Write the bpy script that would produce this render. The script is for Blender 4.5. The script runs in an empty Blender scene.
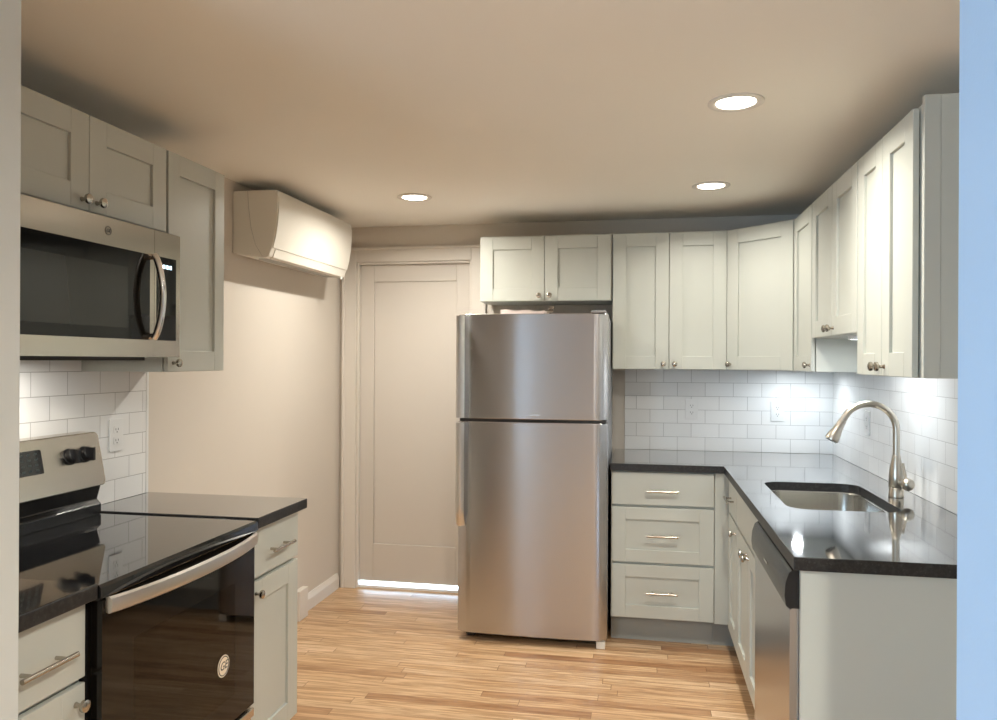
import bpy, bmesh, math, random
from mathutils import Vector, Matrix
PI = math.pi
random.seed(7)
S = bpy.context.scene
COL = S.collection

# ------------------------------------------------------------------ camera
cam = bpy.data.objects.new('camera', bpy.data.cameras.new('camera'))
COL.objects.link(cam)
yaw, roll = 0.186276, 0.004619
fwd = Vector((-math.sin(yaw), math.cos(yaw), -0.0001)).normalized()
rt = Vector((math.cos(yaw), math.sin(yaw), 0)); up = rt.cross(fwd)
r2 = math.cos(roll)*rt + math.sin(roll)*up; u2 = -math.sin(roll)*rt + math.cos(roll)*up
M = Matrix((r2, u2, -fwd)).transposed().to_4x4()
M.translation = Vector((-1.0518, -4.5644, 1.42704))
cam.matrix_world = M
cam.data.sensor_width = 36; cam.data.lens = 766.934/997*36
cam.data.shift_y = 0.96/997
cam.data.clip_start = 0.05
S.camera = cam

# ------------------------------------------------------------------ world, daylight, exposure
W = bpy.data.worlds.new('sky'); S.world = W; W.use_nodes = True
bg = W.node_tree.nodes['Background']
bg.inputs['Color'].default_value = (0.56, 0.78, 1.0, 1); bg.inputs['Strength'].default_value = 9.5
S.view_settings.view_transform = 'Standard'; S.view_settings.look = 'None'
S.view_settings.gamma = 1; S.view_settings.use_curve_mapping = False
S.view_settings.exposure = 0.45
CAN_W, CAN_C = 12.5, (1.0, 0.96, 0.87)         # recessed ceiling lights
SINK_W, SINK_C = 2.2, (0.88, 0.95, 1.0)        # puck light under the sink wall cabinet

def portal(name, loc, rot, sx, sy):
    l = bpy.data.lights.new(name, 'AREA'); l.shape = 'RECTANGLE'; l.size = sx; l.size_y = sy
    l.cycles.is_portal = True
    o = bpy.data.objects.new(name, l); o.location = loc; o.rotation_euler = rot; COL.objects.link(o)
    return o
portal('window_daylight', (-4.72, -4.9, 1.4), (0, -PI/2, 0), 1.5, 1.0)
portal('window_daylight', (-3.6, -7.02, 1.25), (PI/2, 0, 0), 1.6, 1.8)

# ------------------------------------------------------------------ materials
def mat(name, col=(.8,.8,.8), rough=.5, metal=0, **kw):
    m = bpy.data.materials.new(name); m.use_nodes = True
    b = m.node_tree.nodes['Principled BSDF']
    b.inputs['Base Color'].default_value = (*col, 1); b.inputs['Roughness'].default_value = rough
    b.inputs['Metallic'].default_value = metal
    for k, v in kw.items(): b.inputs[k.replace('_', ' ')].default_value = v
    return m
def nd(m, t, **kw):
    n = m.node_tree.nodes.new(t)
    for k, v in kw.items(): setattr(n, k, v)
    return n
def lk(m, a, b): m.node_tree.links.new(a, b)
def bsdf(m): return m.node_tree.nodes['Principled BSDF']
def noisy(m, scale=8, amt=.03, bump=0.0, stretch=(1,1,1), bscale=None):
    """light tone variation and optional bump from object-space noise"""
    b = bsdf(m); c = tuple(b.inputs['Base Color'].default_value)
    tc = nd(m, 'ShaderNodeTexCoord'); mp = nd(m, 'ShaderNodeMapping'); mp.inputs['Scale'].default_value = stretch
    lk(m, tc.outputs['Object'], mp.inputs[0])
    n = nd(m, 'ShaderNodeTexNoise'); n.inputs['Scale'].default_value = scale; n.inputs['Detail'].default_value = 4
    lk(m, mp.outputs[0], n.inputs['Vector'])
    r = nd(m, 'ShaderNodeMix', data_type='RGBA')
    r.inputs[6].default_value = tuple(max(0, x*(1-amt)) for x in c[:3])+(1,)
    r.inputs[7].default_value = tuple(min(1, x*(1+amt)) for x in c[:3])+(1,)
    lk(m, n.outputs[0], r.inputs[0]); lk(m, r.outputs[2], b.inputs['Base Color'])
    if bump:
        n2 = nd(m, 'ShaderNodeTexNoise'); n2.inputs['Scale'].default_value = bscale or scale*8
        lk(m, mp.outputs[0], n2.inputs['Vector'])
        bp = nd(m, 'ShaderNodeBump'); bp.inputs['Strength'].default_value = bump; bp.inputs['Distance'].default_value = .002
        lk(m, n2.outputs[0], bp.inputs['Height']); lk(m, bp.outputs[0], b.inputs['Normal'])
    return m

m_wall = noisy(mat('beige_wall_paint', (.66,.60,.525), .75), 3, .02, .12, bscale=220)
m_ceil = noisy(mat('ceiling_paint', (.89,.845,.765), .85), 2, .02, .1, bscale=200)
m_coolwall = noisy(mat('pale_cool_wall_paint', (.66,.72,.77), .7), 3, .02, .1, bscale=200)
m_daytint_wall = noisy(mat('daylight_tint_wall_paint', (.44,.64,.90), .7), 3, .02, .1, bscale=200)  # blue cast of daylight on the opening's right lining, put into the paint
m_neutral = noisy(mat('off_white_wall_paint', (.62,.64,.62), .7), 3, .02, .1, bscale=200)
m_rear = noisy(mat('grey_beige_wall_paint', (.42,.39,.36), .7), 3, .02, .1, bscale=200)
m_trim = noisy(mat('white_trim_paint', (.72,.67,.605), .4), 4, .01)
m_door = noisy(mat('white_door_paint', (.67,.62,.56), .4), 4, .01)
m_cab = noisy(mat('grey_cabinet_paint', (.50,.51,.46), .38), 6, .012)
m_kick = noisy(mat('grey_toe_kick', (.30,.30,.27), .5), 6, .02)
m_black = mat('black_enamel', (.012,.012,.013), .25)
m_blackgl = mat('black_ceramic_glass', (.008,.008,.009), .045, Coat_Weight=.4)
m_panelgl = mat('black_door_glass', (.006,.005,.004), .05, IOR=1.4)
m_white = noisy(mat('white_plastic', (.76,.72,.64), .45), 5, .008)
m_outlet = noisy(mat('outlet_plastic', (.80,.80,.79), .3), 5, .005)
m_slot = mat('dark_slot', (.03,.03,.03), .6)
m_nickel = mat('brushed_nickel', (.47,.43,.37), .22, 1)
m_chrome = mat('polished_steel', (.75,.73,.70), .14, 1)
m_rack = mat('oven_rack_steel', (.8,.75,.68), .4, 0)
m_cavity = mat('oven_cavity_enamel', (.10,.055,.03), .5)
m_grey = mat('fridge_side_grey', (.30,.30,.31), .45)
m_gasket = mat('dark_gasket', (.03,.03,.03), .7)
m_cream = mat('cream_sticker', (.85,.74,.58), .4)
m_paper = noisy(mat('pale_pink_paper', (.80,.68,.62), .7), 30, .05)
m_cord = mat('brown_twine', (.25,.19,.14), .7)
m_thresh = mat('white_threshold', (.93,.95,.97), .25, 0)

def steel(name, col, rough, stretch, amt=.05, bump=.02, aniso=.5):
    m = mat(name, col, rough, 1); b = bsdf(m)
    if 'Anisotropic' in b.inputs: b.inputs['Anisotropic'].default_value = aniso
    tc = nd(m,'ShaderNodeTexCoord'); mp = nd(m,'ShaderNodeMapping'); mp.inputs['Scale'].default_value = stretch
    n = nd(m,'ShaderNodeTexNoise'); n.inputs['Scale'].default_value = 6; n.inputs['Detail'].default_value = 6
    lk(m, tc.outputs['Object'], mp.inputs[0]); lk(m, mp.outputs[0], n.inputs['Vector'])
    mr = nd(m,'ShaderNodeMapRange'); mr.inputs[3].default_value = rough-amt; mr.inputs[4].default_value = rough+amt
    lk(m, n.outputs[0], mr.inputs[0]); lk(m, mr.outputs[0], b.inputs['Roughness'])
    bp = nd(m,'ShaderNodeBump'); bp.inputs['Strength'].default_value = bump; bp.inputs['Distance'].default_value = .001
    lk(m, n.outputs[0], bp.inputs['Height']); lk(m, bp.outputs[0], b.inputs['Normal'])
    return m
m_faucet = mat('satin_nickel_faucet', (.58,.54,.47), .30, 1)
m_fridge = steel('brushed_steel_door', (.535,.525,.535), .25, (14,14,.3), .015, .0007, .78)
bsdf(m_fridge).inputs['Anisotropic Rotation'].default_value = .25
m_steel = steel('brushed_steel_trim', (.60,.54,.46), .22, (.6,.6,40))
m_handle = steel('satin_steel_handle', (.72,.70,.68), .3, (1,1,30))
m_sink = steel('sink_steel', (.66,.64,.60), .22, (30,1,1))

def emit(name, col, st):
    m = bpy.data.materials.new(name); m.use_nodes = True
    b = bsdf(m); b.inputs['Base Color'].default_value = (.9,.9,.9,1)
    b.inputs['Emission Color'].default_value = (*col, 1); b.inputs['Emission Strength'].default_value = st
    return m
m_lens = emit('lit_lens', (1,.95,.86), 9)
m_led = emit('blue_white_digits', (.55,.8,1), 2.2)
m_puck = emit('puck_lens', (.95,.98,1), 5)

def tile_mat(name, axis):
    m = mat(name, (.8,.8,.8), .12); b = bsdf(m)
    tc = nd(m,'ShaderNodeTexCoord'); sp = nd(m,'ShaderNodeSeparateXYZ'); cb = nd(m,'ShaderNodeCombineXYZ')
    lk(m, tc.outputs['Object'], sp.inputs[0]); lk(m, sp.outputs[axis], cb.inputs[0])
    mh = nd(m,'ShaderNodeMath', operation='SUBTRACT'); mh.inputs[1].default_value = .914
    lk(m, sp.outputs[2], mh.inputs[0]); lk(m, mh.outputs[0], cb.inputs[1])
    br = nd(m,'ShaderNodeTexBrick'); br.offset = .5
    for k, v in (('Scale',1),('Brick Width',.1555),('Row Height',.0785),('Mortar Size',.0012),('Mortar Smooth',.3),('Bias',0)): br.inputs[k].default_value = v
    br.inputs['Color1'].default_value = (.86,.86,.85,1); br.inputs['Color2'].default_value = (.81,.81,.80,1)
    br.inputs['Mortar'].default_value = (.38,.37,.36,1)
    lk(m, cb.outputs[0], br.inputs['Vector']); lk(m, br.outputs['Color'], b.inputs['Base Color'])
    mr = nd(m,'ShaderNodeMapRange'); mr.inputs[3].default_value = .19; mr.inputs[4].default_value = .7
    lk(m, br.outputs['Fac'], mr.inputs[0]); lk(m, mr.outputs[0], b.inputs['Roughness'])
    nz = nd(m,'ShaderNodeTexNoise'); nz.inputs['Scale'].default_value = 9
    lk(m, cb.outputs[0], nz.inputs['Vector'])
    ad = nd(m,'ShaderNodeMath', operation='MULTIPLY_ADD'); ad.inputs[1].default_value = -1.0
    lk(m, br.outputs['Fac'], ad.inputs[0])
    ms = nd(m,'ShaderNodeMath', operation='MULTIPLY'); ms.inputs[1].default_value = .35; lk(m, nz.outputs[0], ms.inputs[0]); lk(m, ms.outputs[0], ad.inputs[2])
    bp = nd(m,'ShaderNodeBump'); bp.inputs['Strength'].default_value = .5; bp.inputs['Distance'].default_value = .0015
    lk(m, ad.outputs[0], bp.inputs['Height']); lk(m, bp.outputs[0], b.inputs['Normal'])
    return m
m_tile_x = tile_mat('subway_tile', 0); m_tile_y = tile_mat('subway_tile_side', 1)

def granite():
    m = mat('black_granite', (.012,.012,.013), .07, IOR=1.5, Coat_Weight=1.0, Coat_Roughness=.04, Coat_IOR=1.5); b = bsdf(m)
    tc = nd(m,'ShaderNodeTexCoord'); v = nd(m,'ShaderNodeTexVoronoi'); v.inputs['Scale'].default_value = 260
    n = nd(m,'ShaderNodeTexNoise'); n.inputs['Scale'].default_value = 90; n.inputs['Detail'].default_value = 6
    lk(m, tc.outputs['Object'], v.inputs['Vector']); lk(m, tc.outputs['Object'], n.inputs['Vector'])
    cr = nd(m,'ShaderNodeValToRGB'); e = cr.color_ramp.elements
    e[0].position = .45; e[0].color = (.008,.008,.009,1); e[1].position = .75; e[1].color = (.03,.029,.028,1)
    lk(m, n.outputs[0], cr.inputs[0])
    sp = nd(m,'ShaderNodeSeparateColor'); lk(m, v.outputs['Color'], sp.inputs[0])
    gt = nd(m,'ShaderNodeMath', operation='GREATER_THAN'); gt.inputs[1].default_value = .95; lk(m, sp.outputs[0], gt.inputs[0])
    mx = nd(m,'ShaderNodeMix', data_type='RGBA'); mx.inputs[7].default_value = (.03,.03,.029,1)
    lk(m, gt.outputs[0], mx.inputs[0]); lk(m, cr.outputs[0], mx.inputs[6]); lk(m, mx.outputs[2], b.inputs['Base Color'])
    ge = nd(m,'ShaderNodeNewGeometry'); sn = nd(m,'ShaderNodeSeparateXYZ'); lk(m, ge.outputs['True Normal'], sn.inputs[0])
    ab = nd(m,'ShaderNodeMath', operation='ABSOLUTE'); lk(m, sn.outputs[2], ab.inputs[0])      # polished top, honed edges
    mr = nd(m,'ShaderNodeMapRange'); mr.inputs[1].default_value = .3; mr.inputs[2].default_value = .9; mr.inputs[3].default_value = .42; mr.inputs[4].default_value = .07
    lk(m, ab.outputs[0], mr.inputs[0]); lk(m, mr.outputs[0], b.inputs['Roughness'])
    m3 = nd(m,'ShaderNodeMapRange'); m3.inputs[1].default_value = .3; m3.inputs[2].default_value = .9; lk(m, ab.outputs[0], m3.inputs[0]); lk(m, m3.outputs[0], b.inputs['Coat Weight'])
    return m
m_granite = granite()

def wood_floor():
    m = mat('oak_strip_floor', (.6,.4,.2), .28); b = bsdf(m)
    tc = nd(m,'ShaderNodeTexCoord')
    sx = nd(m,'ShaderNodeSeparateXYZ'); lk(m, tc.outputs['Object'], sx.inputs[0])
    PW, PL = .0572, .95
    def math2(op, a, bv, c=None):
        n = nd(m,'ShaderNodeMath', operation=op)
        for i, x in enumerate((a, bv, c)):
            if x is None: continue
            if isinstance(x, (int, float)): n.inputs[i].default_value = x
            else: lk(m, x, n.inputs[i])
        return n.outputs[0]
    row = math2('FLOOR', math2('DIVIDE', sx.outputs[1], PW), 0)
    wn = nd(m,'ShaderNodeTexWhiteNoise', noise_dimensions='1D'); lk(m, row, wn.inputs['W'])
    xs = math2('ADD', math2('DIVIDE', sx.outputs[0], PL), math2('MULTIPLY', wn.outputs['Value'], 7.3))
    colid = math2('FLOOR', xs, 0)
    cmb = nd(m,'ShaderNodeCombineXYZ'); lk(m, colid, cmb.inputs[0]); lk(m, row, cmb.inputs[1])
    wn2 = nd(m,'ShaderNodeTexWhiteNoise', noise_dimensions='2D'); lk(m, cmb.outputs[0], wn2.inputs['Vector'])
    cr = nd(m,'ShaderNodeValToRGB'); e = cr.color_ramp.elements
    e[0].position = 0; e[0].color = (.38,.21,.105,1); e[1].position = 1; e[1].color = (.74,.55,.37,1)
    k = e.new(.45); k.color = (.60,.405,.235,1); k = e.new(.75); k.color = (.60,.42,.255,1)
    lk(m, wn2.outputs['Value'], cr.inputs[0])
    # grain
    mp = nd(m,'ShaderNodeMapping'); mp.inputs['Scale'].default_value = (1.6, 26, 1); lk(m, tc.outputs['Object'], mp.inputs[0])
    off = nd(m,'ShaderNodeVectorMath', operation='ADD'); lk(m, mp.outputs[0], off.inputs[0])
    sc = nd(m,'ShaderNodeVectorMath', operation='SCALE'); sc.inputs['Scale'].default_value = 13.7; lk(m, wn2.outputs['Color'], sc.inputs[0]); lk(m, sc.outputs[0], off.inputs[1])
    n = nd(m,'ShaderNodeTexNoise'); n.inputs['Scale'].default_value = 2.2; n.inputs['Detail'].default_value = 7; n.inputs['Distortion'].default_value = 1.1
    lk(m, off.outputs[0], n.inputs['Vector'])
    g = nd(m,'ShaderNodeValToRGB'); e = g.color_ramp.elements; e[0].position = .38; e[0].color = (.66,.56,.46,1); e[1].position = .62; e[1].color = (1.08,1.05,1.02,1)
    lk(m, n.outputs[0], g.inputs[0])
    mx = nd(m,'ShaderNodeMix', data_type='RGBA', blend_type='MULTIPLY'); mx.inputs[0].default_value = 1.0
    lk(m, cr.outputs[0], mx.inputs[6]); lk(m, g.outputs[0], mx.inputs[7])
    # gaps
    fy = math2('FRACT', math2('DIVIDE', sx.outputs[1], PW), 0); fx = math2('FRACT', xs, 0)
    gy = math2('LESS_THAN', math2('ABSOLUTE', math2('SUBTRACT', fy, .5), 0), .488)
    gx = math2('LESS_THAN', math2('ABSOLUTE', math2('SUBTRACT', fx, .5), 0), .4988)
    gg = math2('MULTIPLY', gx, gy)
    m2 = nd(m,'ShaderNodeMix', data_type='RGBA'); m2.inputs[6].default_value = (.20,.10,.045,1)
    lk(m, gg, m2.inputs[0]); lk(m, mx.outputs[2], m2.inputs[7]); lk(m, m2.outputs[2], b.inputs['Base Color'])
    bp = nd(m,'ShaderNodeBump'); bp.inputs['Strength'].default_value = .15; bp.inputs['Distance'].default_value = .001
    lk(m, n.outputs[0], bp.inputs['Height']); lk(m, bp.outputs[0], b.inputs['Normal'])
    return m
m_floor = wood_floor()

def tinted():
    m = bpy.data.materials.new('tinted_oven_glass'); m.use_nodes = True
    nt = m.node_tree; nt.nodes.remove(bsdf(m)); out = nt.nodes['Material Output']
    t = nd(m,'ShaderNodeBsdfTransparent'); t.inputs[0].default_value = (.50,.42,.35,1)
    g = nd(m,'ShaderNodeBsdfGlossy'); g.inputs['Roughness'].default_value = .03
    f = nd(m,'ShaderNodeFresnel'); f.inputs[0].default_value = 1.52
    mx = nd(m,'ShaderNodeMixShader'); lk(m, f.outputs[0], mx.inputs[0]); lk(m, t.outputs[0], mx.inputs[1]); lk(m, g.outputs[0], mx.inputs[2])
    lk(m, mx.outputs[0], out.inputs[0]); return m
m_tint = tinted()

# ------------------------------------------------------------------ mesh helpers
def box(bm, x0, x1, y0, y1, z0, z1):
    if x0 > x1: x0, x1 = x1, x0
    if y0 > y1: y0, y1 = y1, y0
    if z0 > z1: z0, z1 = z1, z0
    v = [bm.verts.new(p) for p in ((x0,y0,z0),(x1,y0,z0),(x1,y1,z0),(x0,y1,z0),(x0,y0,z1),(x1,y0,z1),(x1,y1,z1),(x0,y1,z1))]
    for f in ((0,3,2,1),(4,5,6,7),(0,1,5,4),(1,2,6,5),(2,3,7,6),(3,0,4,7)): bm.faces.new([v[i] for i in f])
def prism(bm, pts, axis, a, b):
    """extrude a 2-D outline along axis ('x','y','z') from a to b; the outline is in the two other axes"""
    def P(p, t): return {'x':(t,p[0],p[1]), 'y':(p[0],t,p[1]), 'z':(p[0],p[1],t)}[axis]
    A = [bm.verts.new(P(p,a)) for p in pts]; B = [bm.verts.new(P(p,b)) for p in pts]; n = len(pts)
    fs = [bm.faces.new(A), bm.faces.new(B)] + [bm.faces.new((A[i],A[(i+1)%n],B[(i+1)%n],B[i])) for i in range(n)]
    bmesh.ops.recalc_face_normals(bm, faces=fs)
def tube(bm, pts, rad, seg=14, cap=True, flat=None):
    """round tube along a path; rad a number or a list"""
    pts = [Vector(p) for p in pts]; n = len(pts); rs = rad if isinstance(rad, (list, tuple)) else [rad]*n
    rings = []; prev = None
    for i, p in enumerate(pts):
        t = (pts[min(i+1,n-1)]-pts[max(i-1,0)]).normalized()
        if prev is None:
            a = Vector((0,0,1)) if abs(t.z) < .9 else Vector((1,0,0)); a = (a - t*a.dot(t)).normalized()
        else: a = (prev - t*prev.dot(t)).normalized()
        prev = a; b = t.cross(a)
        rings.append([bm.verts.new(p + (a*math.cos(2*PI*k/seg) + b*math.sin(2*PI*k/seg))*rs[i]) for k in range(seg)])
    for i in range(n-1):
        for k in range(seg): bm.faces.new((rings[i][k], rings[i][(k+1)%seg], rings[i+1][(k+1)%seg], rings[i+1][k]))
    if cap: bm.faces.new(rings[0][::-1]); bm.faces.new(rings[-1])
    bmesh.ops.recalc_face_normals(bm, faces=bm.faces[:])
def lathe(bm, prof, org, axis, seg=24):
    """prof: (radius, distance along axis)"""
    ax = Vector(axis).normalized(); a = Vector((0,0,1)) if abs(ax.z) < .9 else Vector((1,0,0))
    a = (a - ax*a.dot(ax)).normalized(); b = ax.cross(a); org = Vector(org); rings = []
    for r, h in prof:
        if r < 1e-6: rings.append([bm.verts.new(org+ax*h)])
        else: rings.append([bm.verts.new(org+ax*h+(a*math.cos(2*PI*k/seg)+b*math.sin(2*PI*k/seg))*r) for k in range(seg)])
    for A, B in zip(rings, rings[1:]):
        for k in range(seg):
            q = [A[k%len(A)], A[(k+1)%len(A)], B[(k+1)%len(B)], B[k%len(B)]]
            q = list(dict.fromkeys(q))
            if len(q) > 2: bm.faces.new(q)
    bmesh.ops.recalc_face_normals(bm, faces=bm.faces[:])
def rrect(x0, x1, y0, y1, r, n=6):
    out = []
    for cx, cy, a0 in ((x1-r,y1-r,0),(x0+r,y1-r,90),(x0+r,y0+r,180),(x1-r,y0+r,270)):
        for i in range(n+1):
            a = math.radians(a0+90*i/n); out.append((cx+r*math.cos(a), cy+r*math.sin(a)))
    return out
def obj(name, bm, m, parent=None, smooth=False, bevel=0, seg=2):
    me = bpy.data.meshes.new(name); bm.to_mesh(me); bm.free(); me.materials.append(m)
    if smooth: me.shade_smooth() if hasattr(me, 'shade_smooth') else None
    o = bpy.data.objects.new(name, me); COL.objects.link(o)
    if parent: o.parent = parent
    if bevel:
        b = o.modifiers.new('bevel', 'BEVEL'); b.width = bevel; b.segments = seg; b.limit_method = 'ANGLE'; b.angle_limit = math.radians(40)
    if smooth:
        try:
            me.set_sharp_from_angle(angle=math.radians(38))
        except Exception: pass
    return o
def B(*boxes):
    bm = bmesh.new()
    for b in boxes: box(bm, *b)
    return bm
def tag(o, label, cat, group=None):
    o['label'] = label; o['category'] = cat
    if group: o['group'] = group
    return o
def thing(name, label, cat, loc=(0,0,0), rz=0, group=None):
    o = bpy.data.objects.new(name, None); o.empty_display_size = .1; COL.objects.link(o)
    o.location = loc; o.rotation_euler = (0,0,rz)
    return tag(o, label, cat, group)
def struct(name, bm, m, parent=None, **k):
    o = obj(name, bm, m, parent, **k)
    if not parent: o['kind'] = 'structure'
    return o

# ------------------------------------------------------------------ key dimensions
XL, XR, YB, ZC = -2.933, 0.0, 0.0, 2.26
YF0, YF1 = -3.30, -3.44            # the partition with the opening, far and near face
OX0, OX1 = -2.228, -0.577          # the opening
AX0, AX1, AY = -4.6, 1.6, -6.9     # adjoining room
T, Bz = 2.124, 1.385               # wall cabinets
CT, CB = 0.914, 0.878              # countertop
DL, DR, DH = -2.818, -2.081, 2.04  # back door opening

# ------------------------------------------------------------------ the setting
struct('floor', B((AX0-.1, AX1+.1, AY-.1, .25, -.05, 0)), m_floor)
struct('ceiling', B((AX0-.1, AX1+.1, AY-.1, .25, ZC, ZC+.05)), m_ceil)
struct('wall_left', B((XL-.1, XL, YF0, 0, 0, ZC)), m_wall)
struct('wall_right', B((0, .1, YF0, 0, 0, ZC)), m_wall)
struct('wall_back', B((XL-.1, DL, 0, .12, 0, ZC), (DR, .1, 0, .12, 0, ZC), (DL, DR, 0, .12, DH, ZC)), m_wall)
struct('wall_front', B((AX0, OX0, YF1+.01, YF0, 0, ZC), (OX1, AX1, YF1+.01, YF0, 0, ZC)), m_wall)
# plaster of the opening and the adjoining room's side of the partition
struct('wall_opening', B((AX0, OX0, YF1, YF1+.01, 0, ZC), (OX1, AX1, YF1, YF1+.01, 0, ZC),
                         (OX1-.006, OX1, YF1, YF0+.006, 0, ZC)), m_daytint_wall)
struct('trim_4', B((OX0, OX0+.006, YF1, YF0+.006, 0, ZC)), m_neutral)
wy0, wy1, wz0, wz1 = -5.4, -4.4, .65, 2.10
struct('wall_far_left', B((AX0-.12, AX0, AY, wy0, 0, ZC), (AX0-.12, AX0, wy1, YF0, 0, ZC), (AX0-.12, AX0, wy0, wy1, 0, wz0), (AX0-.12, AX0, wy0, wy1, wz1, ZC)), m_coolwall)
vx0, vx1 = -4.4, -2.85
struct('wall_rear', B((AX0, vx0, AY-.12, AY, 0, ZC), (vx1, AX1, AY-.12, AY, 0, ZC), (vx0, vx1, AY-.12, AY, 0, .35), (vx0, vx1, AY-.12, AY, 2.15, ZC)), m_rear)
struct('wall_far_right', B((AX1, AX1+.1, AY, YF0, 0, ZC)), m_rear)
struct('window_1', B((AX0-.09, AX0-.04, wy0, wy0+.05, wz0, wz1), (AX0-.09, AX0-.04, wy1-.05, wy1, wz0, wz1), (AX0-.09, AX0-.04, wy0, wy1, wz0, wz0+.05), (AX0-.09, AX0-.04, wy0, wy1, wz1-.05, wz1),
                     (AX0-.09, AX0-.04, (wy0+wy1)/2-.02, (wy0+wy1)/2+.02, wz0, wz1)), m_trim)
struct('window_2', B((vx0, vx0+.05, AY-.09, AY-.04, .35, 2.15), (vx1-.05, vx1, AY-.09, AY-.04, .35, 2.15), (vx0, vx1, AY-.09, AY-.04, .35, .40), (vx0, vx1, AY-.09, AY-.04, 2.10, 2.15),
                     ((vx0+vx1)/2-.02, (vx0+vx1)/2+.02, AY-.09, AY-.04, .35, 2.15)), m_trim)

# back door: one recessed panel, set back in its jamb
bm = bmesh.new(); dy0, dy1 = .032, .07; g = .003
px0, px1, pz0, pz1 = -2.715, -2.182, .275, 1.92
for b in ((DL+.0142, px0, dy0, dy1, .040, DH-.0142), (px1, DR-.0142, dy0, dy1, .040, DH-.0142), (px0, px1, dy0, dy1, .040, pz0), (px0, px1, dy0, dy1, pz1, DH-.0142)): box(bm, *b)
box(bm, px0, px1, dy0+.010, dy1, pz0, pz1)
d1 = struct('door_1', bm, m_door, bevel=.003)
bm = bmesh.new(); cw = .092
for b in ((DL-cw, DL, -.016, 0, 0, DH+cw), (DR, DR+cw, -.016, 0, 0, DH+cw), (DL, DR, -.016, 0, DH, DH+cw),
          (DL-cw, DL-cw+.018, -.024, 0, 0, DH+cw), (DR+cw-.018, DR+cw, -.024, 0, 0, DH+cw), (DL-cw+.018, DR+cw-.018, -.024, 0, DH+cw-.018, DH+cw),
          (DL, DL+.014, 0, .11, 0, DH), (DR-.014, DR, 0, .11, 0, DH), (DL+.014, DR-.014, 0, .11, DH-.014, DH)): box(bm, *b)
struct('trim_1', bm, m_trim, bevel=.003)
struct('trim_2', B((DL+.0145, DR-.0145, .012, .10, 0, .016)), m_thresh, bevel=.002)
def base_prof(t, h): return [(0,0),(t,0),(t,h-.03),(t*.75,h-.018),(t*.45,h-.006),(t*.35,h),(0,h)]
bm = bmesh.new(); prism(bm, [(XL+a, b) for a, b in base_prof(.016,.092)], 'y', -1.915, -.0245)
struct('baseboard_left', bm, m_trim)
struct('trim_3', B((XL+.0165, XL+.050, -.66, -.55, 0, .165)), m_trim, bevel=.004)
bm = bmesh.new(); prism(bm, [(-a, b) for a, b in base_prof(.016,.092)], 'x', DR+cw+.001, -1.23)
struct('baseboard_back', bm, m_trim)

# ------------------------------------------------------------------ backsplashes
tag(obj('backsplash', B((-1.155, -.0090, -.0085, -.0006, CT+.001, Bz+.004)), m_tile_x), 'white subway tile backsplash on the back wall above the drawer base', 'backsplash')
tag(obj('backsplash', B((-.0085, -.0006, -2.42, -.0006, CT+.001, Bz+.004)), m_tile_y), 'white subway tile backsplash on the right wall behind the faucet', 'backsplash')
bl = tag(obj('backsplash', B((XL+.0006, XL+.0085, YF0+.001, -1.924, CT+.001, 1.44)), m_tile_y), 'white subway tile backsplash on the left wall behind the range', 'backsplash')
obj('edge_trim', B((XL+.0006, XL+.010, -1.9235, -1.910, CT+.001, Bz)), m_outlet, bl)

# ------------------------------------------------------------------ cabinets
def knob(parent, x, z, y0=-.019):
    bm = bmesh.new()
    lathe(bm, [(0,0),(.007,0),(.0065,.002),(.005,.006),(.005,.013),(.008,.016),(.0135,.019),(.0148,.023),(.0135,.028),(.007,.031),(0,.0315)], (x, y0, z), (0,-1,0), 20)
    return obj('knob', bm, m_nickel, parent, smooth=True)
def bar_pull(parent, x, z, L=.155, y0=-.019):
    bm = bmesh.new()
    tube(bm, [(x-L/2, y0-.030, z), (x+L/2, y0-.030, z)], .0058, 14)
    for s in (-1, 1): tube(bm, [(x+s*.048, y0, z), (x+s*.048, y0-.030, z)], .0045, 10)
    return obj('bar_pull', bm, m_nickel, parent, smooth=True)
def front(parent, name, x0, x1, z0, z1, st=.070, rl=.070, slab=False):
    g = .0016; x0 += g; x1 -= g; z0 += g; z1 -= g; y0, y1 = -.019, -.0025
    if slab: return obj(name, B((x0,x1,y0,y1,z0,z1)), m_cab, parent, bevel=.0015)
    bm = bmesh.new()
    for b in ((x0,x0+st,y0,y1,z0,z1),(x1-st,x1,y0,y1,z0,z1),(x0+st,x1-st,y0,y1,z0,z0+rl),(x0+st,x1-st,y0,y1,z1-rl,z1)): box(bm, *b)
    box(bm, x0+st-.001, x1-st+.001, y0+.0095, y1-.003, z0+rl-.001, z1-rl+.001)
    return obj(name, bm, m_cab, parent, bevel=.0016)
def cabinet(label, loc, rz, w, depth, z0, z1, fronts, toe=0, group=None, carcass=None, name='wall_cabinet'):
    t = thing(name, label, 'cabinet', loc, rz, group)
    if carcass is None:
        obj('carcass', B((.0008, w-.0008, .0005, depth, z0, z1+(.005 if z1 == T else 0))), m_cab, t, bevel=.001)
    else: carcass(t)
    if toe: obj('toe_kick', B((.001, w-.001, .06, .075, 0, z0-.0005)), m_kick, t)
    for f in fronts:
        kind, x0, x1, a, b = f[:5]; opt = f[5] if len(f) > 5 else {}
        d = front(t, kind, x0, x1, a, b, st=opt.get('st', .070), rl=opt.get('rl', .070), slab=opt.get('slab', False))
        if 'knob' in opt: knob(d, *opt['knob'])
        if 'pull' in opt: bar_pull(d, *opt['pull'])
    return t
TF, BF = T-.001, Bz; TC = T+.005
FY = -.311                                  # face frames of the wall cabinets
WD = .305
HB, HR, HL, HD = 0, -PI/2, PI/2, -PI/4
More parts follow.
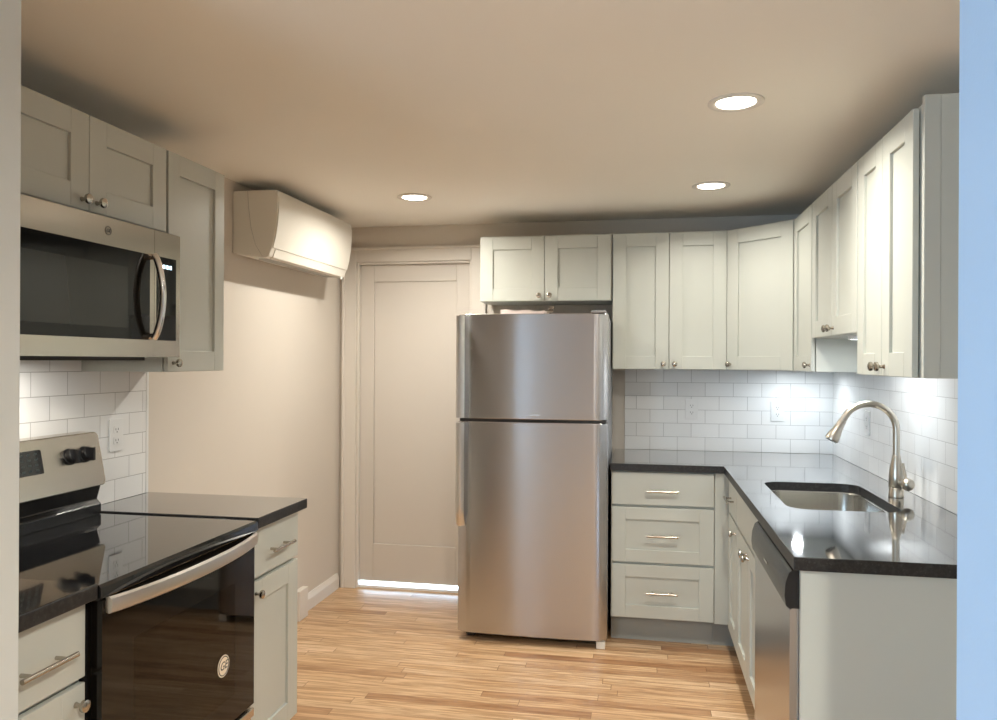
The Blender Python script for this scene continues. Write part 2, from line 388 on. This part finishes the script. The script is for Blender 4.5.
def wall_doors(w, n, z0=Bz, side='r', st=.070, in_=.030, kz=.030):
    """n doors over a width; knobs at the meeting stiles or at one side"""
    z1 = TF; r = .004
    if n == 2:
        return [('door', r, w/2, z0, z1, {'knob': (w/2-in_, z0+kz), 'st': st}), ('door', w/2, w-r, z0, z1, {'knob': (w/2+in_, z0+kz), 'st': st})]
    return [('door', r, w-r, z0, z1, {'knob': ((w-in_-.004) if side == 'r' else in_+.004, z0+kz), 'st': st})]

G = 'grey shaker wall cabinets'
cabinet('short two-door grey cabinet above the refrigerator', (-1.962, FY, 0), HB, .742, WD, 1.761, T, wall_doors(.740, 2, 1.761, st=.072), group=G)
cabinet('tall two-door cream-grey cabinet on the back wall, right of the refrigerator', (-1.2195, FY, 0), HB, .609, WD, Bz, T, wall_doors(.609, 2), group=G)
# diagonal corner cabinet
tdg = thing('wall_cabinet', 'diagonal corner wall cabinet with one wide door, above the counter corner', 'cabinet', (-.61, FY-.0005, 0), HD, G)
L = math.hypot(.299, .299)
def w2l(x, y):   # world offset from root to its local frame
    dx, dy = x+.61, y-(FY-.0005); c, s = math.cos(-HD), math.sin(-HD)
    return (c*dx - s*dy, s*dx + c*dy)
bm = bmesh.new(); prism(bm, [w2l(*p) for p in ((-.6095,FY),(-.311,-.6095),(-.002,-.6095),(-.002,-.002),(-.6095,-.002))], 'z', Bz, TC)
obj('carcass', bm, m_cab, tdg)
Ld = math.hypot(.2985, .2985)
dd = front(tdg, 'door', .010, Ld-.010, Bz, TF, st=.070); knob(dd, .036, Bz+.030)
RX = -.311
def right_cab(label, ya, yb, z0, fr, depth=WD): return cabinet(label, (RX, ya, 0), HR, ya-yb, depth, z0, T, fr, group=G)
right_cab('narrow single-door wall cabinet on the right wall, beside the diagonal corner one', -.611, -1.023, Bz, wall_doors(.412, 1, side='r'))
right_cab('short two-door wall cabinet above the sink', -1.0235, -1.7445, 1.530, wall_doors(.721, 2, 1.530))
ty1 = -2.312
tc_ = right_cab('tall two-door wall cabinet nearest the camera on the right wall', -1.745, ty1, Bz, wall_doors(.557, 2))
obj('end_panel', B((.568, .584, .040, .309, Bz, TC+.018), (.568, .586, -.001, .0395, Bz, TC+.018)), m_cab, tc_, bevel=.001)
# left wall
LX = XL+.311
cabinet('single-door grey wall cabinet right of the microwave', (LX, -2.2695, 0), HL, .356, WD, Bz, T, wall_doors(.356, 1, side='l', st=.062), group=G)
cabinet('short two-door grey wall cabinet directly above the microwave', (LX, -3.0, 0), HL, .7295, WD, 1.846, T, wall_doors(.7295, 2, 1.846), group=G)

# base cabinets
KZ = .130
BFY = -.621; GB = 'grey shaker base cabinets'
def pull3(w): return {'pull': (w/2, 0)}
w = .510
db = cabinet('three-drawer base cabinet right of the refrigerator', (-1.209, BFY, 0), HB, w, .615, KZ, CB-.001,
    [('drawer', .003, w-.003, .705, .872, {'slab': True, 'pull': (w/2, .779)}),
     ('drawer', .003, w-.003, .416, .695, {'pull': (w/2, .555), 'rl': .062}),
     ('drawer', .003, w-.003, .136, .406, {'pull': (w/2, .270), 'rl': .062})], toe=1, group=GB, name='base_cabinet')
obj('filler', B((w, w+.070, -.012, .006, KZ, CB-.001)), m_cab, db)
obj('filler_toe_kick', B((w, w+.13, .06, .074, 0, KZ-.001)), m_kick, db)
RBX = -.621
w = .329
nb = cabinet('narrow base cabinet with drawer and door in the counter corner', (RBX, -.6915, 0), HR, w, .615, KZ, CB-.001,
    [('drawer', .003, w-.003, .705, .872, {'slab': True, 'pull': (w/2, .784)}),
     ('door', .003, w-.003, .136, .695, {'knob': (w-.038, .654)})], toe=1, group=GB, name='base_cabinet')
obj('filler', B((-.052, 0, -.012, .006, KZ, CB-.001)), m_cab, nb)
w = .722
def sink_carcass(t):
    obj('carcass', B((.0008,.018,.0005,.615,KZ,CB-.001), (w-.018,w-.0008,.0005,.615,KZ,CB-.001), (.018,w-.018,.0005,.615,KZ,KZ+.018), (.018,w-.018,.600,.615,KZ+.018,CB-.001),
                     (.018,w-.018,.0005,.018,CB-.04,CB-.001), (.018,w-.018,.0005,.018,.68,.72), (w/2-.025,w/2+.025,.0005,.018,KZ+.018,.68)), m_cab, t)
cabinet('sink base cabinet with two doors under plain false fronts', (RBX, -1.022, 0), HR, w, .615, KZ, CB-.001,
    [('false_front', .003, w-.003, .705, .872, {'slab': True}),
     ('door', .003, w/2, .136, .695, {'knob': (w/2-.035, .652)}), ('door', w/2, w-.003, .136, .695, {'knob': (w/2+.035, .652)})],
    toe=1, group=GB, carcass=sink_carcass, name='base_cabinet')
tag(obj('end_panel', B((-.638, -.004, -2.416, -2.398, 0, CB-.001)), m_cab, bevel=.001), 'plain grey end panel closing the right counter run beside the dishwasher', 'panel')
LBX = XL+.611
w = .354
cabinet('base cabinet with one drawer and one door, right of the range', (LBX, -2.264, 0), HL, w, .605, .115, CB-.001,
    [('drawer', .003, w-.003, .705, .872, {'slab': True, 'pull': (w/2+.01, .780)}),
     ('door', .003, w-.003, .121, .695, {'knob': (.036, .655), 'st': .075})], toe=1, group=GB, name='base_cabinet')
w = .283
cabinet('base cabinet left of the range, cut by the white doorway edge', (LBX, -3.293, 0), HL, w, .605, .115, CB-.001,
    [('drawer', .003, w-.003, .700, .868, {'slab': True, 'pull': (w/2, .777)}),
     ('door', .003, w-.003, .121, .690, {'knob': (w-.034, .648)})], toe=1, group=GB, name='base_cabinet')

# ------------------------------------------------------------------ countertops, sink, faucet
CD = .659
SX0, SX1, SY0, SY1 = -.545, -.165, -1.735, -1.105
bm = bmesh.new()
outer = [(-.0005,-.0005),(-1.213,-.0005),(-1.213,-CD),(-CD,-CD),(-CD,-2.434),(-.0005,-2.434)]
hole = rrect(SX0, SX1, SY0, SY1, .075, 8)
es = []
for ring in (outer, hole):
    vs = [bm.verts.new((x,y,CT)) for x, y in ring]
    es += [bm.edges.new((vs[i], vs[(i+1)%len(vs)])) for i in range(len(vs))]
bmesh.ops.triangle_fill(bm, edges=es, use_beauty=True)
top = bm.faces[:]
bmesh.ops.recalc_face_normals(bm, faces=top)
ex = bmesh.ops.extrude_face_region(bm, geom=top)
for v in [q for q in ex['geom'] if isinstance(q, bmesh.types.BMVert)]: v.co.z = CB
bmesh.ops.recalc_face_normals(bm, faces=bm.faces[:])
tag(obj('countertop', bm, m_granite, bevel=.002), 'polished black L-shaped countertop with undermount sink on the right', 'countertop')
tag(obj('countertop', B((XL+.0005, XL+CD, -2.266, -1.897, CB, CT)), m_granite, bevel=.003), 'black countertop piece right of the range by the beige wall', 'countertop')
tag(obj('countertop', B((XL+.0005, XL+CD, YF0+.001, -3.010, CB, CT)), m_granite, bevel=.003), 'black countertop piece left of the range at the doorway edge', 'countertop')

bm = bmesh.new(); rings = []
def ring(inset, z, r):
    return [bm.verts.new((x,y,z)) for x, y in rrect(SX0+inset, SX1-inset, SY0+inset, SY1-inset, r, 8)]
spec = [(-.018, CB-.001, .09), (.0, CB-.001, .075), (.003, CB-.004, .074), (.010, .72, .07), (.022, .702, .06), (.05, .695, .04), (.14, .690, .03)]
rings = [ring(*s) for s in spec]
for A, C in zip(rings, rings[1:]):
    n = len(A)
    for k in range(n): bm.faces.new((A[k], A[(k+1)%n], C[(k+1)%n], C[k]))
bm.faces.new(rings[-1]); bmesh.ops.recalc_face_normals(bm, faces=bm.faces[:])
snk = tag(obj('sink', bm, m_sink, smooth=True), 'rectangular stainless undermount sink in the black counter', 'sink')
so = snk.modifiers.new('sheet', 'SOLIDIFY'); so.thickness = .0015; so.offset = -1
bm = bmesh.new(); lathe(bm, [(0,.003),(.018,.003),(.03,.001),(.042,.004),(.045,.0035),(.046,0)], (-.355,-1.42,.6915), (0,0,1)); obj('drain', bm, m_chrome, snk, smooth=True)

fx, fy = -.100, -1.405
fa = thing('faucet', 'brushed nickel gooseneck pull-down faucet standing behind the sink', 'faucet', (fx, fy, CT+.0005))
bm = bmesh.new(); lathe(bm, [(0,0),(.0265,0),(.0275,.003),(.0265,.006),(.0262,.034),(.0245,.037),(.0262,.040),(.0265,.085),(.0235,.110),(.0175,.140),(.0145,.158),(.0135,.160),(0,.160)], (0,0,0), (0,0,1)); obj('body', bm, m_faucet, fa, smooth=True)
R = .098; pts = [(0,0,.155),(0,0,.20),(0,0,.23),(0,0,.256)]
for i in range(1, 17):
    a = PI*.84*i/16; pts.append((-R+R*math.cos(a), 0, .256+R*math.sin(a)))
tx, tz = -math.sin(PI*.84), math.cos(PI*.84)
pts.append((pts[-1][0]+tx*.018, 0, pts[-1][2]+tz*.018))
ex_, ez = pts[-1][0], pts[-1][2]
bm = bmesh.new(); tube(bm, pts, .0128, 16); obj('neck', bm, m_faucet, fa, smooth=True)
bm = bmesh.new(); lathe(bm, [(.0125,-.002),(.0150,0),(.0158,.022),(.0185,.040),(.0235,.062),(.0255,.080),(.0245,.086),(.018,.087),(0,.086)], (ex_, 0, ez), (tx,0,tz)); sh = obj('spray_head', bm, m_faucet, fa, smooth=True)
bm = bmesh.new(); lathe(bm, [(0,.0872),(.0205,.0872),(.0205,.0892),(0,.0892)], (ex_,0,ez), (tx,0,tz)); obj('nozzle', bm, m_black, sh, smooth=True)
bm = bmesh.new(); hd = Vector((.45,-.89,0)).normalized()
lathe(bm, [(0,0),(.015,0),(.015,.018),(.018,.022),(.0225,.030),(.0240,.040),(.0225,.050),(.015,.058),(0,.061)], hd*.016+Vector((0,0,.056)), hd)
hnd = obj('handle', bm, m_faucet, fa, smooth=True)
bm = bmesh.new(); p = hd*.050+Vector((0,0,.070)); tube(bm, [p, p+Vector((-.003,.012,.03)), p+Vector((-.006,.022,.062))], [.006,.005,.0055], 10); obj('lever', bm, m_faucet, hnd, smooth=True)

# ------------------------------------------------------------------ refrigerator
FX0, FX1, FT, FYF = -1.984, -1.2205, 1.665, -.765
fr = thing('refrigerator', 'stainless steel top-freezer refrigerator beside the white door', 'refrigerator', ((FX0+FX1)/2, -.40, 0))
cx = (FX0+FX1)/2; hw = (FX1-FX0)/2
def fl(y): return y+.40
bm = B((-hw+.006, hw-.006, fl(-.695), fl(-.06), .045, FT-.012)); obj('cabinet_body', bm, m_grey, fr, bevel=.004)
def fdoor(name, z0, z1):
    bm = bmesh.new(); yb = fl(-.700); n = 20; pts = [(-hw, yb)]
    for i in range(n+1):
        u = -1+2*i/n; d = .047 + .010*(1-u*u)                      # gentle bow
        e = min(1, (1-abs(u))/.055); d *= .45+.55*math.sqrt(max(0, 1-(1-e)**2))
        pts.append((u*hw, yb-d))
    pts.append((hw, yb))
    prism(bm, pts, 'z', z0, z1)
    return obj(name, bm, m_fridge, fr, smooth=True, bevel=.004)
FS = 1.126
d_top = fdoor('freezer_door', FS+.007, FT); d_bot = fdoor('fridge_door', .042, FS-.007)
obj('gasket', B((-hw+.012, hw-.012, fl(-.7425), fl(-.6995), FS-.0065, FS+.0065)), m_gasket, fr)
def fhandle(parent, z0, z1, ztap):
    bm = bmesh.new(); n = 16; x0, x1 = -hw-.001, -hw+.043
    secs = []
    for i in range(n+1):
        t = i/n; z = z0+(z1-z0)*t
        out = .030*min(1, t/.10 if ztap == 'lo' else 1, (1-t)/.10 if ztap == 'hi' else 1) + .004
        wdt = 1.0
        a = fl(-.745); f_ = fl(-.752)-out
        ring = [(x0+.002, a, z), (x0, f_+.008, z), (x0+.006, f_, z), ((x0+x1)/2, f_-.004, z), (x1-.010, f_, z), (x1, f_+.010, z), (x1-.014, a, z)]
        secs.append([bm.verts.new(p) for p in ring])
    for A, C in zip(secs, secs[1:]):
        for k in range(len(A)): bm.faces.new((A[k], A[(k+1)%len(A)], C[(k+1)%len(A)], C[k]))
    bm.faces.new(secs[0]); bm.faces.new(secs[-1]); bmesh.ops.recalc_face_normals(bm, faces=bm.faces[:])
    return obj('handle', bm, m_handle, parent, smooth=True)
fhandle(d_top, FS+.012, FT-.010, 'none'); fhandle(d_bot, .585, FS-.012, 'lo')
obj('base_grille', B((-hw+.03, hw-.03, fl(-.66), fl(-.60), .006, .0415)), m_gasket, fr)
obj('leveling_foot', B((hw-.054, hw-.010, fl(-.735), fl(-.69), 0, .038)), m_white, fr, bevel=.003)
obj('leveling_foot', B((-hw+.04, -hw+.08, fl(-.68), fl(-.64), 0, .044)), m_gasket, fr, bevel=.003)
obj('hinge_cover', B((hw-.085, hw-.012, fl(-.752), fl(-.66), FT+.0003, FT+.014)), m_grey, fr, bevel=.005)
obj('logo_plate', B((-.028+.02, .028+.02, fl(-.7585), fl(-.750), 1.151, 1.159)), m_chrome, d_top, bevel=.001)
# things lying on top of the refrigerator
bm = bmesh.new(); n = 12; bot = []; topv = []
for i in range(n+1):
    x = -1.785 + .23*i/n; z = FT-.012 + .0005; h = .040+.004*math.sin(i*1.1)-.006*(i/n)
    bot.append([bm.verts.new((x, y, z)) for y in (-.62,-.42)]); topv.append([bm.verts.new((x, y, z+h)) for y in (-.62,-.42)])
for i in range(n):
    for a, b in ((bot,0),(topv,1)): bm.faces.new((a[i][0], a[i+1][0], a[i+1][1], a[i][1]))
    bm.faces.new((bot[i][0], bot[i+1][0], topv[i+1][0], topv[i][0])); bm.faces.new((bot[i][1], bot[i+1][1], topv[i+1][1], topv[i][1]))
bm.faces.new((bot[0][0],bot[0][1],topv[0][1],topv[0][0])); bm.faces.new((bot[-1][0],bot[-1][1],topv[-1][1],topv[-1][0]))
bmesh.ops.recalc_face_normals(bm, faces=bm.faces[:])
tag(obj('paper_packet', bm, m_paper), 'pale pinkish paper packet lying flat on top of the refrigerator', 'packet')
bm = bmesh.new(); pts = []
for i in range(40):
    a = i*.75; pts.append((-1.535+.012*math.sin(a)+.0006*i, -.64+.014*math.cos(a*1.3), FT-.012+.007+.0011*i+.006*math.sin(a*.5)**2))
tube(bm, pts, .003, 8)
tag(obj('twisted_cord', bm, m_cord, smooth=True), 'small twisted cord on top of the refrigerator beside the paper packet', 'cord')

# ------------------------------------------------------------------ lettering
def lettering(name, text, size, m, parent, loc, rot, depth=.0004):
    cu = bpy.data.curves.new(name, 'FONT'); cu.body = text; cu.size = size; cu.extrude = depth; cu.align_x = 'CENTER'; cu.align_y = 'CENTER'; cu.shear = .25
    tmp = bpy.data.objects.new(name, cu); COL.objects.link(tmp)
    dg = bpy.context.evaluated_depsgraph_get(); me = bpy.data.meshes.new_from_object(tmp.evaluated_get(dg))
    COL.objects.unlink(tmp); bpy.data.objects.remove(tmp)
    me.materials.clear(); me.materials.append(m)
    o = bpy.data.objects.new(name, me); COL.objects.link(o); o.parent = parent; o.location = loc; o.rotation_euler = rot
    return o
def badge(parent, x, z, r, y, mdisc, mtext):
    """round badge with a ring and two script letters, facing local -y"""
    bm = bmesh.new(); lathe(bm, [(0,0),(r,0),(r,.0008),(0,.0008)], (x,y,z), (0,-1,0), 32); b = obj('badge', bm, mdisc, parent)
    bm = bmesh.new(); N = 32
    tube(bm, [(x+r*.86*math.cos(2*PI*k/N), y-.0009, z+r*.86*math.sin(2*PI*k/N)) for k in range(N+1)], r*.045, 6, cap=False); obj('badge_ring', bm, mtext, b)
    lettering('badge_letters', 'GE', r*1.05, mtext, b, (x, y-.0010, z), (PI/2,0,0))
    return b

# ------------------------------------------------------------------ range
RW = .730
rg = thing('range', 'freestanding electric range with black glass door and steel backguard', 'range', (XL+.62, -3.007, 0), HL)
# local: x 0..RW along the wall, y=0 the body front, +y towards the wall, -y towards the room
obj('body', B((.001, .03, 0, .595, .03, .892), (RW-.03, RW-.001, 0, .595, .03, .892), (.03,RW-.03,.55,.595,.03,.892), (.03,RW-.03,0,.55,.03,.33), (.03,RW-.03,0,.55,.80,.892)), m_black, rg)
obj('oven_cavity', B((.031,RW-.031,.54,.549,.331,.799), (.031,RW-.031,.0,.54,.331,.336), (.031,.036,.0,.54,.336,.799), (RW-.036,RW-.031,.0,.54,.336,.799)), m_cavity, rg)
for z in (.47, .58):
    bm = bmesh.new()
    tube(bm, [(.04,.03,z),(RW-.04,.03,z)], .004, 8); tube(bm, [(.04,.5,z),(RW-.04,.5,z)], .004, 8)
    for k in range(17): x = .06+k*(RW-.12)/16; tube(bm, [(x,.03,z+.002),(x,.5,z+.002)], .0022, 6)
    obj('oven_rack', bm, m_rack, rg, smooth=True)
bm = bmesh.new(); prism(bm, [(-.038,.872),(-.044,.878),(-.044,.902),(-.038,.909),(.594,.909),(.594,.8925),(-.02,.8925),(-.02,.872)], 'x', -.0005, RW+.0005)
ckt = obj('cooktop', bm, m_blackgl, rg)
# oven door with window
wx0, wx1, wz0_, wz1_ = .125, .600, .405, .745
bm = B((.012, wx0, -.038, -.001, .325, .869), (wx1, RW-.012, -.038, -.001, .325, .869), (wx0, wx1, -.038, -.001, .325, wz0_), (wx0, wx1, -.038, -.001, wz1_, .869))
od = obj('oven_door', bm, m_panelgl, rg)
obj('door_window', B((wx0+.0002, wx1-.0002, -.0378, -.0330, wz0_+.0002, wz1_-.0002)), m_tint, od)
# bowed flat handle
bm = bmesh.new(); n = 24; hx0, hx1 = .022, RW-.022; secs = []
for i in range(n+1):
    t = i/n; x = hx0+(hx1-hx0)*t; o_ = -.052-.040*(1-(2*t-1)**2)**.8
    zz = .857
    secs.append([bm.verts.new((x, o_+a, zz+b)) for a, b in ((.012,-.017),(.004,-.020),(-.002,-.015),(-.004,0),(-.002,.015),(.004,.020),(.012,.017))])
for A, C in zip(secs, secs[1:]):
    for k in range(len(A)): bm.faces.new((A[k], A[(k+1)%len(A)], C[(k+1)%len(A)], C[k]))
bm.faces.new(secs[0]); bm.faces.new(secs[-1])
for x in (hx0+.012, hx1-.012): box(bm, x-.011, x+.011, -.056, -.038, .844, .866)
bmesh.ops.recalc_face_normals(bm, faces=bm.faces[:]); obj('handle', bm, m_handle, od, smooth=True)
badge(od, .535, .515, .032, -.0381, m_cream, m_slot)
dr = obj('storage_drawer', B((.012, RW-.012, -.030, -.0005, .075, .312)), m_steel, rg, bevel=.004)
obj('drawer_lip', B((.012, RW-.012, -.040, -.0305, .285, .312)), m_steel, dr, bevel=.003)
obj('kick_panel', B((.02, RW-.02, .035, .05, 0, .029)), m_black, rg)
# backguard
bm = bmesh.new(); prism(bm, [(.518,.9095),(.518,.945),(.534,.960),(.520,1.007),(.598,1.007),(.598,.9095)], 'x', .004, RW-.010); bg_ = obj('backguard_base', bm, m_black, rg, bevel=.003)
bm = bmesh.new()
prism(bm, [(x, z) for x, z in rrect(.0, RW-.002, 1.008, 1.184, .018, 5)], 'y', .540, .600)
for v in bm.verts:
    if v.co.y < .56: v.co.y += (v.co.z-1.184)*.20
    else: v.co.y += 0
pn = obj('control_panel', bm, m_steel, rg, bevel=.003)
def gy(z): return .540+(z-1.184)*.20
def onpanel(name, bm_, m_, par=pn): return obj(name, bm_, m_, par)
bm = bmesh.new(); prism(bm, [(x,z) for x,z in rrect(.215,.470,1.080,1.152,.004,2)], 'y', .5470, .5535); 
for v in bm.verts: v.co.y += (v.co.z-1.184)*.20-.0082
dsp = onpanel('display', bm, m_blackgl)
bm = bmesh.new()
for i in range(9):
    for j in range(4):
        x = .228+i*.0265; z = 1.090+j*.016; y = .5470+(z+.0025-1.184)*.20-.0082-.0003
        box(bm, x, x+.012, y-.0004, y, z, z+.005)
onpanel('touch_keys', bm, mat('key_grey', (.045,.06,.058), .4), dsp)
for x in (.055, .118, .582, .648):
    z = 1.116
    bm = bmesh.new(); y = gy(z)
    lathe(bm, [(0,0),(.027,0),(.027,.004),(.023,.006),(.022,.020),(.019,.023),(0,.0235)], (x,y,z), (0,-1,.32), 24)
    box(bm, x-.005, x+.005, y-.038, y-.016, z-.018, z+.024)
    onpanel('control_knob', bm, m_black)

# ------------------------------------------------------------------ microwave
MZ0, MZ1, MW = 1.434, 1.832, .732
mw = thing('microwave', 'stainless over-the-range microwave above the stove, dark glass door', 'microwave', (XL+.350, -3.004, 0), HL)
obj('housing', B((.002, MW-.002, .0005, .346, MZ0+.006, MZ1+.008)), mat('microwave_housing', (.06,.06,.06), .4), mw)
dx = .597
bm = B((.0, .020, -.028, 0, MZ0, MZ1), (.020, dx, -.028, 0, MZ0, 1.487), (.020, dx, -.028, 0, 1.752, MZ1), (.575, dx, -.028, 0, 1.487, 1.752), (.020,.575,-.020,0,1.487,1.752))
md = obj('door', bm, m_steel, mw)
gl = obj('glass', B((.0202, .5748, -.0295, -.0201, 1.4872, 1.7518)), m_panelgl, md, bevel=.001)
obj('window_screen', B((.060, .470, -.0298, -.0296, 1.520, 1.700)), mat('screen_glass', (.022,.022,.018), .1), gl)
bm = B((dx+.0015, MW, -.028, 0, MZ0, 1.487), (dx+.0015, MW, -.028, 0, 1.752, MZ1), (dx+.0015, dx+.012, -.028, 0, 1.487, 1.752), (.710, MW, -.028, 0, 1.487, 1.752))
mp_ = obj('control_frame', bm, m_steel, mw)
kp = obj('keypad', B((dx+.0122, .7098, -.0290, -.001, 1.4872, 1.7518)), m_panelgl, mp_)
bm = bmesh.new()
for i in range(3): box(bm, .640+i*.017, .640+i*.017+.011, -.0294, -.0290, 1.716, 1.728)
obj('clock_digits', bm, m_led, kp)
bm = bmesh.new(); n = 18; pts = [];
for i in range(n+1):
    t = i/n; pts.append((.572, -.045-.030*math.sin(PI*t)**.7, 1.492+.258*t))
for s in (0,): tube(bm, pts, .0105, 14)
tube(bm, [(.572,-.026,1.498),(.572,-.050,1.498)], .010, 12); tube(bm, [(.572,-.026,1.744),(.572,-.050,1.744)], .010, 12)
obj('handle', bm, m_chrome, md, smooth=True)
badge(md, .386, 1.794, .0135, -.0281, m_nickel, m_slot)
l = bpy.data.lights.new('lamp', 'AREA'); l.shape = 'RECTANGLE'; l.size = .10; l.size_y = .03; l.energy = 1.3; l.color = (1.0,.95,.86)  # lamp and lens under the microwave, added to brighten the left tiles
o = bpy.data.objects.new('lamp', l); COL.objects.link(o); o.parent = mw; o.location = (MW/2, .16, MZ0-.014)
obj('tile_fill_lens', B((MW/2-.05, MW/2+.05, .145, .175, MZ0-.0112, MZ0-.0108)), m_puck, mw)
obj('vent_shadow_strip', B((.01, .600, .006, .32, MZ0-.011, MZ0+.0055)), m_gasket, mw)  # vent base dropped below the door, its dark strip stands for shadow

# ------------------------------------------------------------------ dishwasher
DW0, DWW = -1.7465, .649
dw = thing('dishwasher', 'stainless dishwasher with black control strip beside the sink cabinet', 'dishwasher', (-.625, DW0, 0), HR)
obj('tub', B((.004, DWW-.004, .001, .58, .10, .870)), m_gasket, dw)
bm = bmesh.new(); prism(bm, [(0,.765),(-.030,.765),(-.036,.760),(-.036,.125),(-.030,.118),(0,.118)], 'x', .004, DWW-.004)
dwd = obj('door', bm, m_fridge, dw)
bm = bmesh.new(); prism(bm, [(0,.872),(-.022,.872),(-.038,.862),(-.047,.835),(-.050,.80),(-.046,.772),(-.038,.7655),(0,.7655)], 'x', .002, DWW-.002)
cp = obj('control_panel', bm, m_black, dw, smooth=True)
obj('indicator', B((.29, .35, -.0506, -.0495, .806, .812)), m_chrome, cp)
obj('kick_plate', B((.006, DWW-.006, .055, .075, 0, .099)), m_gasket, dw)

# ------------------------------------------------------------------ air conditioner
ac = thing('air_conditioner', 'white mini-split air conditioner high on the beige left wall', 'air conditioner', (XL+.001, -1.285, 0))
Lg = .910
prof = [(0,1.922),(.06,1.910),(.165,1.900),(.182,1.905),(.196,1.945),(.210,2.0),(.219,2.06),(.224,2.12),(.226,2.18),(.224,2.206),(.216,2.212),(0,2.212)]
bm = bmesh.new(); prism(bm, prof, 'y', .0, Lg); obj('housing', bm, m_white, ac, bevel=.004)
bm = bmesh.new()
P1 = [(a+.0045,b) for a, b in prof[4:9]]; 
prism(bm, P1+[(a-.004,b) for a, b in P1[::-1]], 'y', .006, Lg-.006); obj('front_panel', bm, m_white, ac, smooth=True)
P2 = [(.170,1.8975),(.186,1.904),(.198,1.940),(.194,1.941),(.181,1.906),(.169,1.901)]
bm = bmesh.new(); prism(bm, P2, 'y', .035, Lg-.035); lv = obj('louver', bm, m_white, ac, smooth=True)
obj('outlet_slot', B((.100,.150,.06,Lg-.06,1.8995,1.9045)), mat('vane_grey', (.42,.40,.37), .5), ac)
bm = bmesh.new(); tube(bm, [(.075,-.0005,2.208),(.080,-.0005,2.13),(.092,-.0005,2.04),(.115,-.0005,1.96),(.150,-.0005,1.905)], .0012, 6); obj('side_seam', bm, mat('seam_grey', (.5,.47,.43), .6), ac)
obj('indicator_tab', B((.188,.194,Lg-.075,Lg-.060,1.888,1.902)), m_outlet, ac)

# ------------------------------------------------------------------ ceiling lights
def can(x, y, label, grp='recessed ceiling lights', watts=None, spread=145):
    t = thing('recessed_light', label, 'ceiling light', (x, y, ZC), 0, grp)
    bm = bmesh.new(); lathe(bm, [(.088,-.0002),(.088,-.004),(.084,-.006),(.068,-.006),(.062,-.002),(.062,-.0002)], (0,0,0), (0,0,1), 40); obj('trim_ring', bm, m_trim, t, smooth=True)
    bm = bmesh.new(); lathe(bm, [(0,-.0035),(.061,-.0035),(.0615,-.0008),(0,-.0008)], (0,0,0), (0,0,1), 40); obj('lens', bm, m_lens, t)
    l = bpy.data.lights.new('lamp', 'AREA'); l.shape = 'DISK'; l.size = .075; l.energy = watts or CAN_W; l.color = CAN_C; l.spread = math.radians(spread)
    o = bpy.data.objects.new('lamp', l); COL.objects.link(o); o.parent = t; o.location = (0,0,-.010)
can(-2.20, -.804, 'round recessed ceiling light nearest the air conditioner', watts=13.5, spread=162)
can(-.74, -.82, 'round recessed ceiling light, the farther of the two on the right', watts=5.5)
can(-.763, -2.009, 'round recessed ceiling light, the nearer and largest-looking one on the right')
can(-.6, -4.7, 'added unseen recessed fill light in the adjoining room, its right side', 'added fill lights', 42, 165)  # two unseen lamps added to fill the kitchen from the front
can(-2.5, -4.9, 'added unseen recessed fill light in the adjoining room, its left side', 'added fill lights', 6, 160)
def puck(x, y, z, label, watts):
    pk = thing('under_cabinet_light', label, 'light', (x, y, z), 0, 'under cabinet lights')
    bm = bmesh.new(); lathe(bm, [(0,-.0004),(.034,-.0004),(.034,-.012),(.031,-.014),(.026,-.014),(.026,-.012),(0,-.012)], (0,0,0), (0,0,1), 32); obj('housing', bm, m_outlet, pk, smooth=True)
    bm = bmesh.new(); lathe(bm, [(0,-.0125),(.0255,-.0125),(.0255,-.0140),(0,-.0140)], (0,0,0), (0,0,1), 32); obj('lens', bm, m_puck, pk)
    l = bpy.data.lights.new('lamp', 'AREA'); l.shape = 'DISK'; l.size = .05; l.energy = watts; l.color = SINK_C
    o = bpy.data.objects.new('lamp', l); COL.objects.link(o); o.parent = pk; o.location = (0,0,-.018)
puck(-.235, -1.384, 1.530, 'small round light under the short wall cabinet above the sink', SINK_W)
puck(-.24, -.26, Bz, 'small round light under the diagonal corner wall cabinet', 1.7)

# ------------------------------------------------------------------ outlets
def outlet(label, loc, rz, y0=-.0005):
    t = thing('outlet', label, 'outlet', loc, rz, 'white wall outlets')
    bm = bmesh.new(); prism(bm, rrect(-.036,.036,-.058,.058,.004,3), 'y', y0-.0055, y0); obj('cover_plate', bm, m_outlet, t, bevel=.0015)
    for s in (-1, 1):
        bm = bmesh.new(); prism(bm, [(a, b+s*.0195) for a, b in rrect(-.0165,.0165,-.0135,.0135,.006,4)], 'y', y0-.0072, y0-.0056); r = obj('receptacle', bm, m_outlet, t)
        obj('slot', B((-.0075,-.0055,y0-.0076,y0-.00725,s*.0195-.002,s*.0195+.006), (.0055,.0075,y0-.0076,y0-.00725,s*.0195-.002,s*.0195+.006), (-.002,.002,y0-.0076,y0-.00725,s*.0195-.010,s*.0195-.006)), m_slot, r)
outlet('white outlet on the back tiles above the drawer base, nearer the refrigerator', (-.775, -.0085, 1.154), HB)
outlet('white outlet on the back tiles near the counter corner', (-.304, -.0085, 1.150), HB)
outlet('white outlet on the right wall tiles behind the faucet neck', (-.0085, -.690, 1.143), HR)
outlet('white outlet on the left wall tiles beside the range backguard', (XL+.0085, -2.098, 1.153), HL)
